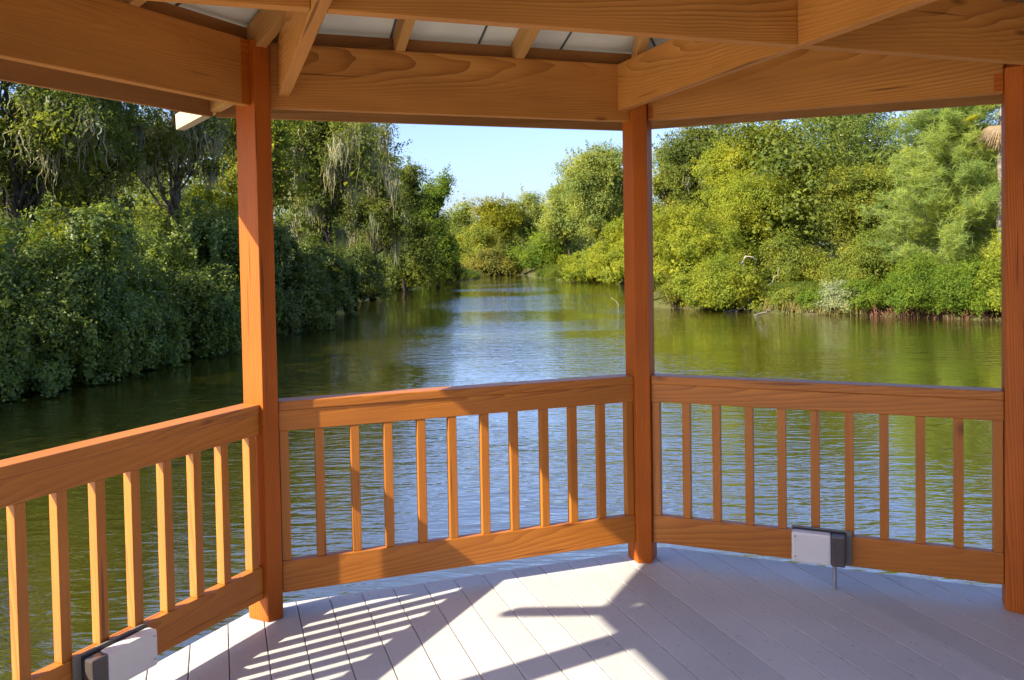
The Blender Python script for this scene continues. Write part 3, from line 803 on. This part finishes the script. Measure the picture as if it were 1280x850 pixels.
# --- the far end of the channel
FG = 'trees at the far end of the channel'
plant('broadleaf_tree', 'distant bluish green tree at the far end, left of the yellow tree', 'tree', 578, 125, 255, 42, 'column', seed(), FG, n=4000, leaf=.32, mat='far', per=50, sig=.9)
plant('broadleaf_tree', 'yellow leaved tree at the far end of the channel', 'tree', 617, 118, 250, 66, 'tree', seed(), FG, n=5000, leaf=.30, mat='yellow', low=.15, per=50, sig=.8)
plant('broadleaf_tree', 'greyish open crowned tree right of the yellow tree', 'tree', 665, 122, 244, 56, 'tree', seed(), FG, n=3600, leaf=.30, mat='far', low=.2, per=45, sig=.8, bark='palebark', gap=.2, bare=14)
plant('shrub', 'brownish olive shrub at the head of the channel', 'shrub', 622, 104, 308, 58, 'mound', seed(), n=4500, leaf=.28, mat='brown', per=50, sig=.7)
plant('shrub', 'olive shrub mass above the brownish one at the channel head', 'shrub', 606, 112, 282, 66, 'mound', seed(), n=4500, leaf=.28, mat='olive', per=50, sig=.8)
plant('shrub', 'bright green shrub on the grassy far point', 'shrub', 676, 104, 290, 62, 'mound', seed(), n=5000, leaf=.28, mat='bright', per=50, sig=.8)
plant('shrub', 'low lime bush standing in the water left of the center post', 'shrub', 735, 79, 312, 78, 'mound', seed(), n=6500, leaf=.2, mat='lime', per=50, sig=.45)
plant('shrub', 'whitish flowering shrub beside the low lime bush', 'shrub', 762, 82, 318, 34, 'mound', seed(), n=2200, leaf=.2, mat='white', per=40, sig=.4)
plant('broadleaf_tree', 'large rounded tree just left of the center post', 'tree', 752, 92, 176, 100, 'tree', seed(), FG, n=13000, leaf=.26, mat='far', low=.03, per=60, sig=.75, lobes=12)
plant('broadleaf_tree', 'spreading pale green tree below and left of the large rounded tree', 'tree', 712, 100, 222, 62, 'tree', seed(), FG, n=6500, leaf=.28, mat='far', low=.05, per=50, sig=.8)
plant('shrub', 'yellow green shrub behind the center post at the water', 'shrub', 790, 70, 262, 100, 'mound', seed(), n=8000, leaf=.2, mat='lime', per=50, sig=.5)

# --- right bank
RG = 'sunlit trees on the right bank'
plant('broadleaf_tree', 'dark oak topping the trees just right of the center post', 'tree', 888, 62, 152, 135, 'tree', seed(), RG, n=11000, leaf=.19, mat='oak', low=.25, per=60, sig=.55, moss=10)
plant('broadleaf_tree', 'slender green tree against the sky at the center post', 'tree', 836, 72, 178, 60, 'column', seed(), RG, n=6000, leaf=.22, mat='olive', low=.1, per=50, sig=.6)
plant('broadleaf_tree', 'big yellow green tree smothered in vines, mid right bank', 'tree', 968, 50, 158, 165, 'tree', seed(), RG, moss=16, n=19000, leaf=.15, mat='lime', low=.06, per=70, sig=.5, lobes=13)
plant('broadleaf_tree', 'glossy dark magnolia with sky showing through, behind the vine tree', 'tree', 1072, 58, 112, 185, 'tree', seed(), RG, n=15000, leaf=.16, mat='gloss', low=.25, per=40, sig=.55, gap=.18, trunk_r=.22)
plant('broadleaf_tree', 'olive green tree beside the soft pine', 'tree', 1078, 45, 215, 135, 'tree', seed(), RG, n=14000, leaf=.14, mat='olive', low=.08, per=60, sig=.42)
plant('broadleaf_tree', 'yellow green tree with twiggy top behind the bleached snag', 'tree', 935, 46.5, 225, 140, 'tree', seed(), RG, n=11000, leaf=.14, mat='lime', low=.05, per=60, sig=.42, bare=8)
plant('shrub', 'wide yellow green bush beside the center post, on the water', 'shrub', 862, 44.2, 255, 150, 'mound', seed(), n=14000, leaf=.13, mat='lime', per=60, sig=.38, lobes=12)
plant('shrub', 'fresh green bush low on the water left of the bleached snag', 'shrub', 902, 40.0, 318, 105, 'mound', seed(), n=9500, leaf=.12, mat='lime', per=60, sig=.32)
plant('shrub', 'small reddish yellow bush at the foot of the wide yellow green bush', 'shrub', 850, 42.3, 345, 45, 'mound', seed(), n=2800, leaf=.11, mat='brown', per=50, sig=.28)
plant('shrub', 'dark shady bush behind the bleached snag', 'shrub', 985, 43, 288, 90, 'mound', seed(), n=7000, leaf=.13, mat='olive', per=50, sig=.35)
plant('shrub', 'round olive bush right of the lawn gap', 'shrub', 1090, 39.5, 292, 105, 'mound', seed(), n=9000, leaf=.115, mat='olive', per=60, sig=.32)
plant('shrub', 'white flowering bush at the water below the lawn gap', 'shrub', 1050, 36.3, 352, 44, 'mound', seed(), n=3200, leaf=.07, mat='white', per=40, sig=.2)
plant('shrub', 'leafy green bush at the water right of the white flowering bush', 'shrub', 1078, 35.9, 350, 52, 'mound', seed(), n=4600, leaf=.1, mat='bright', per=50, sig=.22)
plant('shrub', 'dense green bush under the soft pine with red leaves at its foot', 'shrub', 1150, 34.9, 322, 95, 'mound', seed(), n=9500, leaf=.10, mat='bright', per=60, sig=.28)
plant('shrub', 'green bush beside the right post under the soft pine', 'shrub', 1222, 33.4, 325, 100, 'mound', seed(), n=9500, leaf=.10, mat='bright', per=60, sig=.28)
plant('shrub', 'small pale green bush in the dry grass left of the white flowering bush', 'shrub', 1018, 37.2, 366, 44, 'mound', seed(), n=3200, leaf=.10, mat='bright', per=50, sig=.2)
plant('shrub', 'low olive bush at the water beside the dark stump', 'shrub', 988, 37.9, 362, 36, 'mound', seed(), n=2800, leaf=.10, mat='olive', per=50, sig=.2)
plant('shrub', 'bushy growth hidden behind the right post', 'shrub', 1320, 31, 240, 150, 'mound', seed(), n=9000, leaf=.11, mat='lime', per=60, sig=.35)
plant('broadleaf_tree', 'tree behind the right post, at the right edge', 'tree', 1390, 36, 110, 180, 'tree', seed(), RG, n=8000, leaf=.16, mat='olive', low=.1, per=60, sig=.5)

def pine(px, Y, top, wpx, label, sd, n_=46000):
    rng = np.random.default_rng(sd); x = at(px, Y); z0 = gz(x, Y); H = z_of(px, top, Y) - z0; rx = wpx / F * Y / 2
    e = tag(empty('pine_tree', (x, Y, z0)), label, 'tree', RG)
    bm = bmesh.new(); tr = bend(rng, (0, 0, -.2), (0, 0, H * .97), 8, .01)
    tube(bm, tr, [.17 * (1 - .93 * i / 8) for i in range(9)], 9)
    tuft = []
    for i in range(26):
        t = .05 + .93 * i / 25; ln = rx * (1.0 * (1 - t) ** .42 + .12)
        for j in range(9):
            a = rng.uniform(0, 6.28); l_ = ln * rng.uniform(.65, 1.1)
            st = np.array([0, 0, H * t]); en = st + np.array([math.cos(a) * l_, math.sin(a) * l_, l_ * rng.uniform(.1, .5)])
            pts = bend(rng, st, en, 4, .08, -.04)
            tube(bm, pts, [.03 * (1 - t * .6), .026, .02, .014, .008], 5)
            for f in np.linspace(.25, 1, max(3, int(l_ / .22))):
                q = st + (en - st) * f; 
                for _ in range(3): tuft.append(q + rng.normal(size=3) * .17)
    tuft = np.array(tuft); tuft = tuft[tuft[:, 2] < H * .99]
    per = max(8, n_ // len(tuft))
    d = sphere_dirs(rng, len(tuft) * per); d[:, 2] = d[:, 2] * .8 + .25
    p = np.repeat(tuft, per, 0) + d * .03; ll = rng.uniform(.16, .34, (len(p), 1))
    sd_ = np.cross(d, rng.normal(size=d.shape)); sd_ /= np.linalg.norm(sd_, axis=1, keepdims=True); wd = .011
    tip = p + d * ll + np.array([0, 0, -1]) * ll * .12
    v = np.stack([p - sd_ * wd, p + sd_ * wd, tip + sd_ * wd * .3, tip - sd_ * wd * .3], 1).reshape(-1, 3)
    link('trunk', bm_mesh(bm, 'trunk', True), M['palebark'], e, Matrix.Translation((x, Y, z0)))
    link('crown', quads_mesh('crown', v), L['pine'], e, Matrix.Translation((x, Y, z0)))
pine(1190, 37.5, 118, 190, 'soft light green pine with feathery needles beside the right post', seed(), 150000)

def palm(px, Y, top, label, sd):
    rng = np.random.default_rng(sd); x = at(px, Y); z0 = gz(x, Y); H = z_of(px, top, Y) - z0 - .6
    e = tag(empty('palm_tree', (x, Y, z0)), label, 'tree')
    bm = bmesh.new(); tube(bm, bend(rng, (0, 0, -.2), (.1, 0, H), 7, .01), [.2 - .05 * i / 7 for i in range(8)], 10)
    link('trunk', bm_mesh(bm, 'trunk', True), M['palebark'], e, Matrix.Translation((x, Y, z0)))
    for nm, cnt, mat, e0, e1, ln in (('crown', 34, 'palm', -.25, 1.2, 1.25), ('dead_frond_skirt', 30, 'deadpalm', -1.45, -.75, 1.2)):
        vs = []
        for _ in range(cnt):
            a = rng.uniform(0, 6.28); el = rng.uniform(e0, e1); d = np.array([math.cos(a) * math.cos(el), math.sin(a) * math.cos(el), math.sin(el)])
            s0 = np.array([.1, 0, H]); c = s0 + d * ln * rng.uniform(.7, 1.0)
            sx = np.cross(d, [0, 0, 1.]); sx /= np.linalg.norm(sx); u = np.cross(sx, d)
            vs += [s0 - sx * .012, s0 + sx * .012, c + sx * .012, c - sx * .012]
            for q in np.linspace(-1.35, 1.35, 17):
                dd = d * math.cos(q) + sx * math.sin(q); tip = c + dd * .75 * (1 - .2 * abs(q)) + np.array([0, 0, -.22]) * rng.uniform(.6, 1.3)
                md = c + dd * .4
                pw = np.cross(dd, u) * .035
                vs += [c - pw * .2, md - pw, tip, md + pw]
        link(nm, quads_mesh(nm, np.array(vs)), L[mat], e, Matrix.Translation((x, Y, z0)))
palm(1252, 34.9, 116, 'palm with yellow fronds and brown dead skirt half hidden by the right post', seed())

# --- bleached snag, logs and roots
def snag(px, Y, ybase, ytop, label):
    rng = np.random.default_rng(77); x = at(px, Y); z0 = WZ - .1
    e_z = z_of(px, ytop, Y) - z0
    bm = bmesh.new()
    main = [(0, 0, 0), (-.1, 0, e_z * .3), (-.45, .05, e_z * .6), (-.7, 0, e_z * .85), (-.5, 0, e_z), (-.15, -.05, e_z * .98), (.05, 0, e_z * .86)]
    tube(bm, main, [.09, .07, .055, .045, .035, .025, .012], 8)
    for a, b, r_ in (((-.45, .05, e_z * .6), (-1.35, -.1, e_z * .66), .05), ((-.7, 0, e_z * .85), (-1.3, .1, e_z * .95), .04), ((-.1, 0, e_z * .3), (.75, -.1, e_z * .52), .06),
                     ((.75, -.1, e_z * .52), (1.1, 0, e_z * .8), .035), ((0, 0, e_z * .1), (.9, -.2, e_z * .16), .05), ((-.3, 0, e_z * .45), (-.2, -.3, e_z * .78), .035), ((-.6, 0, e_z * .75), (-.95, -.2, e_z * .5), .03)):
        r_ *= .6; tube(bm, bend(rng, a, b, 4, .12), [r_, r_ * .85, r_ * .65, r_ * .45, r_ * .2], 6)
    tag(link('dead_snag', bm_mesh(bm, 'dead_snag', True), M['deadwood'], None, Matrix.Translation((x, Y, z0))), label, 'dead tree')
snag(945, 40.4, 392, 320, 'bleached crooked dead snag leaning over the right bank water')
def log(px0, px1, Y, py, label, mt='deadwood', r_=.07, zup=.25):
    rng = np.random.default_rng(int(px0)); a = Vector((at(px0, Y), Y, WZ - .03)); b = Vector((at(px1, Y + .3), Y + .3, WZ + zup))
    bm = bmesh.new(); L_ = (b - a)
    pts = bend(rng, (0, 0, 0), tuple(L_), 5, .06)
    tube(bm, pts, [r_, r_, r_ * .9, r_ * .8, r_ * .6, r_ * .35], 8)
    tube(bm, bend(rng, pts[3], (pts[3][0] + .2, pts[3][1] - .1, pts[3][2] + .35), 3, .1), [r_ * .5, r_ * .4, r_ * .3, r_ * .1], 6)
    tag(link('driftwood_log', bm_mesh(bm, 'driftwood_log', True), M[mt], None, Matrix.Translation(a)), label, 'log')
log(942, 966, 36.9, 394, 'pale drift log sloping into the water right of the dark stump', 'palebark', .04, .18)
log(905, 935, 39.0, 392, 'thin grey drift log lying under the fresh green bush', 'palebark', .05, .1)
def stump(px, Y, label):
    rng = np.random.default_rng(5); x = at(px, Y); bm = bmesh.new()
    tube(bm, [(0, 0, -.2), (.03, 0, .2), (0, 0, .55)], [.2, .15, .12], 10)
    for k in range(7):
        a = k * .9; tube(bm, bend(rng, (math.cos(a) * .15, math.sin(a) * .15, .25), (math.cos(a) * .9, math.sin(a) * .5, -.1), 4, .1), [.06, .05, .04, .03, .012], 6)
    tag(link('tree_stump', bm_mesh(bm, 'tree_stump', True), M['bark'], None, Matrix.Translation((x, Y, WZ))), label, 'stump')
stump(936, 38.9, 'dark rooted stump at the foot of the bleached snag')
def root_mass(px0, px1, n_, label, sd):
    rng = np.random.default_rng(sd); bm = bmesh.new()
    pm = (px0 + px1) / 2
    Yc = 35.0 + (1150 - pm) * .012 if pm < 1150 else 34.2 - (pm - 1150) * .028
    x0 = at(pm, Yc)
    for _ in range(n_):
        px = rng.uniform(px0, px1); Y = 36.9 - (px - 1000) * .0165 + rng.normal() * .1 - .2
        x = at(px, Y)
        tube(bm, bend(rng, (x - x0, Y - Yc + .5, rng.uniform(.25, .6)), (x - x0 + rng.normal() * .35, Y - Yc - .15, -.1), 4, .16), [.03, .026, .022, .016, .008], 5)
    tag(link('exposed_roots', bm_mesh(bm, 'exposed_roots', True), M['roots'], None, Matrix.Translation((x0, Yc, WZ))), label, 'roots')
root_mass(1090, 1170, 60, 'reddish tangle of roots at the waterline right of the leafy bush', 3)
root_mass(1170, 1262, 70, 'rusty red roots at the waterline beside the right post', 4)
def stick(px, Y, label):
    x = at(px, Y); bm = bmesh.new()
    tube(bm, [(.2, 0, -.1), (.17, 0, .05), (.07, 0, .2), (-.08, 0, .33), (-.22, 0, .40)], [.018, .017, .015, .012, .008], 6)
    tag(link('stick', bm_mesh(bm, 'stick', True), M['deadwood'], None, Matrix.Translation((x, Y, WZ))), label, 'stick')
stick(768, 44.5, 'thin white stick curving out of the open water near the center post')

# --- ground cover along the banks
def blades(name, label, pts, hts, mat, seed_, per=14):
    rng = np.random.default_rng(seed_)
    p = np.repeat(pts, per, 0); h = np.repeat(hts, per)[:, None] * rng.uniform(.4, 1.15, (len(pts) * per, 1))
    p = p + rng.normal(size=p.shape) * np.array([.12, .12, 0])
    a = rng.uniform(0, 6.28, len(p)); t = np.stack([np.cos(a), np.sin(a), np.zeros(len(p))], 1) * .016
    ln = rng.normal(size=p.shape) * .28 * h; ln[:, 2] = 0
    mid = p + np.array([0, 0, 1]) * h * .55 + ln * .35; tip = p + np.array([0, 0, 1]) * h * .95 + ln
    v = np.concatenate([np.stack([p - t, p + t, mid + t * .8, mid - t * .8], 1), np.stack([mid - t * .8, mid + t * .8, tip + t * .1, tip - t * .1], 1)]).reshape(-1, 3)
    tag(link(name, quads_mesh(name, v), L[mat]), label, 'grass', None, 'stuff')
def scatter(n_, px0, px1, Yf, dy, sd, h0, h1, smin=.0):
    rng = np.random.default_rng(sd); P_ = []
    while len(P_) < n_:
        px = rng.uniform(px0, px1); Y = Yf(px) + rng.uniform(0, dy); x = at(px, Y)
        P_.append((x, Y))
    P_ = np.array(P_); s = sdf(P_[:, 0], P_[:, 1]); P_ = P_[s > smin]
    z = ground_z(P_[:, 0], P_[:, 1])
    return np.column_stack([P_, z - .03]), np.random.default_rng(sd + 1).uniform(h0, h1, len(P_))
rb = lambda px: 36.6 - (px - 1000) * .0168
pts, h = scatter(520, 958, 1085, lambda p: rb(p) - .6, 2.0, 21, .2, .6); blades('dry_grass', 'dry tan grass along the right waterline', pts, h, 'straw', 31)
pts, h = scatter(3000, 960, 1130, lambda p: rb(p) + 1, 9, 22, .12, .4); blades('lawn_grass', 'short green grass in the gap on the right bank', pts, h, 'grass', 32)
pts, h = scatter(1500, 640, 790, lambda p: 82 - (p - 640) * .03, 12, 23, .5, 1.1); blades('bank_grass', 'pale green grass on the far grassy point', pts, h, 'grass', 33, 22)
pts, h = scatter(1500, 480, 600, lambda p: 62 + (p - 480) * .2, 12, 24, .3, .7); blades('reeds', 'thin grass at the foot of the far left bank', pts, h, 'grass', 34)

# --- woodland closing the view behind the first rows of trees
def woodland():
    rng = np.random.default_rng(9); vs = []
    def band(n_, fx, Ys, hmin, hmax, per, sig, leaf, smin=5):
        for _ in range(n_):
            x, y = fx(rng); s = float(sdf(np.array([x]), np.array([y]))[0])
            if s < smin: continue
            z0 = gz(x, y); Ht = rng.uniform(hmin, hmax)
            k = 16
            d = sphere_dirs(rng, k); c = np.array([x, y, z0 + Ht * .52]) + d * np.array([2.2, 2.2, Ht * .46]) * rng.uniform(.5, 1, (k, 1))
            vs.append(clump_leaves(rng, c, np.array([x, y, z0 + Ht * .4]), per, sig, leaf))
    band(150, lambda r: (r.uniform(-40, -15.5), r.uniform(20, 95)), None, 7, 11, 60, .7, .24)
    band(24, lambda r: (lambda yy: (np.interp(yy, [2, 11, 18, 24], [-19.5, -14.5, -12.2, -12.6]) - r.uniform(2.2, 8), yy))(r.uniform(3.5, 16.5)), None, 9, 12.5, 70, .7, .26, 1.8)  # unseen tall trees left of the frame, added to shade the left water
    band(190, lambda r: (r.uniform(13, 55), r.uniform(44, 110)), None, 7.5, 12, 60, .7, .26)
    band(110, lambda r: (r.uniform(-30, 40), r.uniform(122, 160)), None, 6, 8.6, 60, .9, .36)
    v = np.concatenate(vs)
    tag(link('woodland', quads_mesh('woodland', v), L['oak']), 'dense green woodland behind the trees of both banks', 'woodland', None, 'stuff')
woodland()
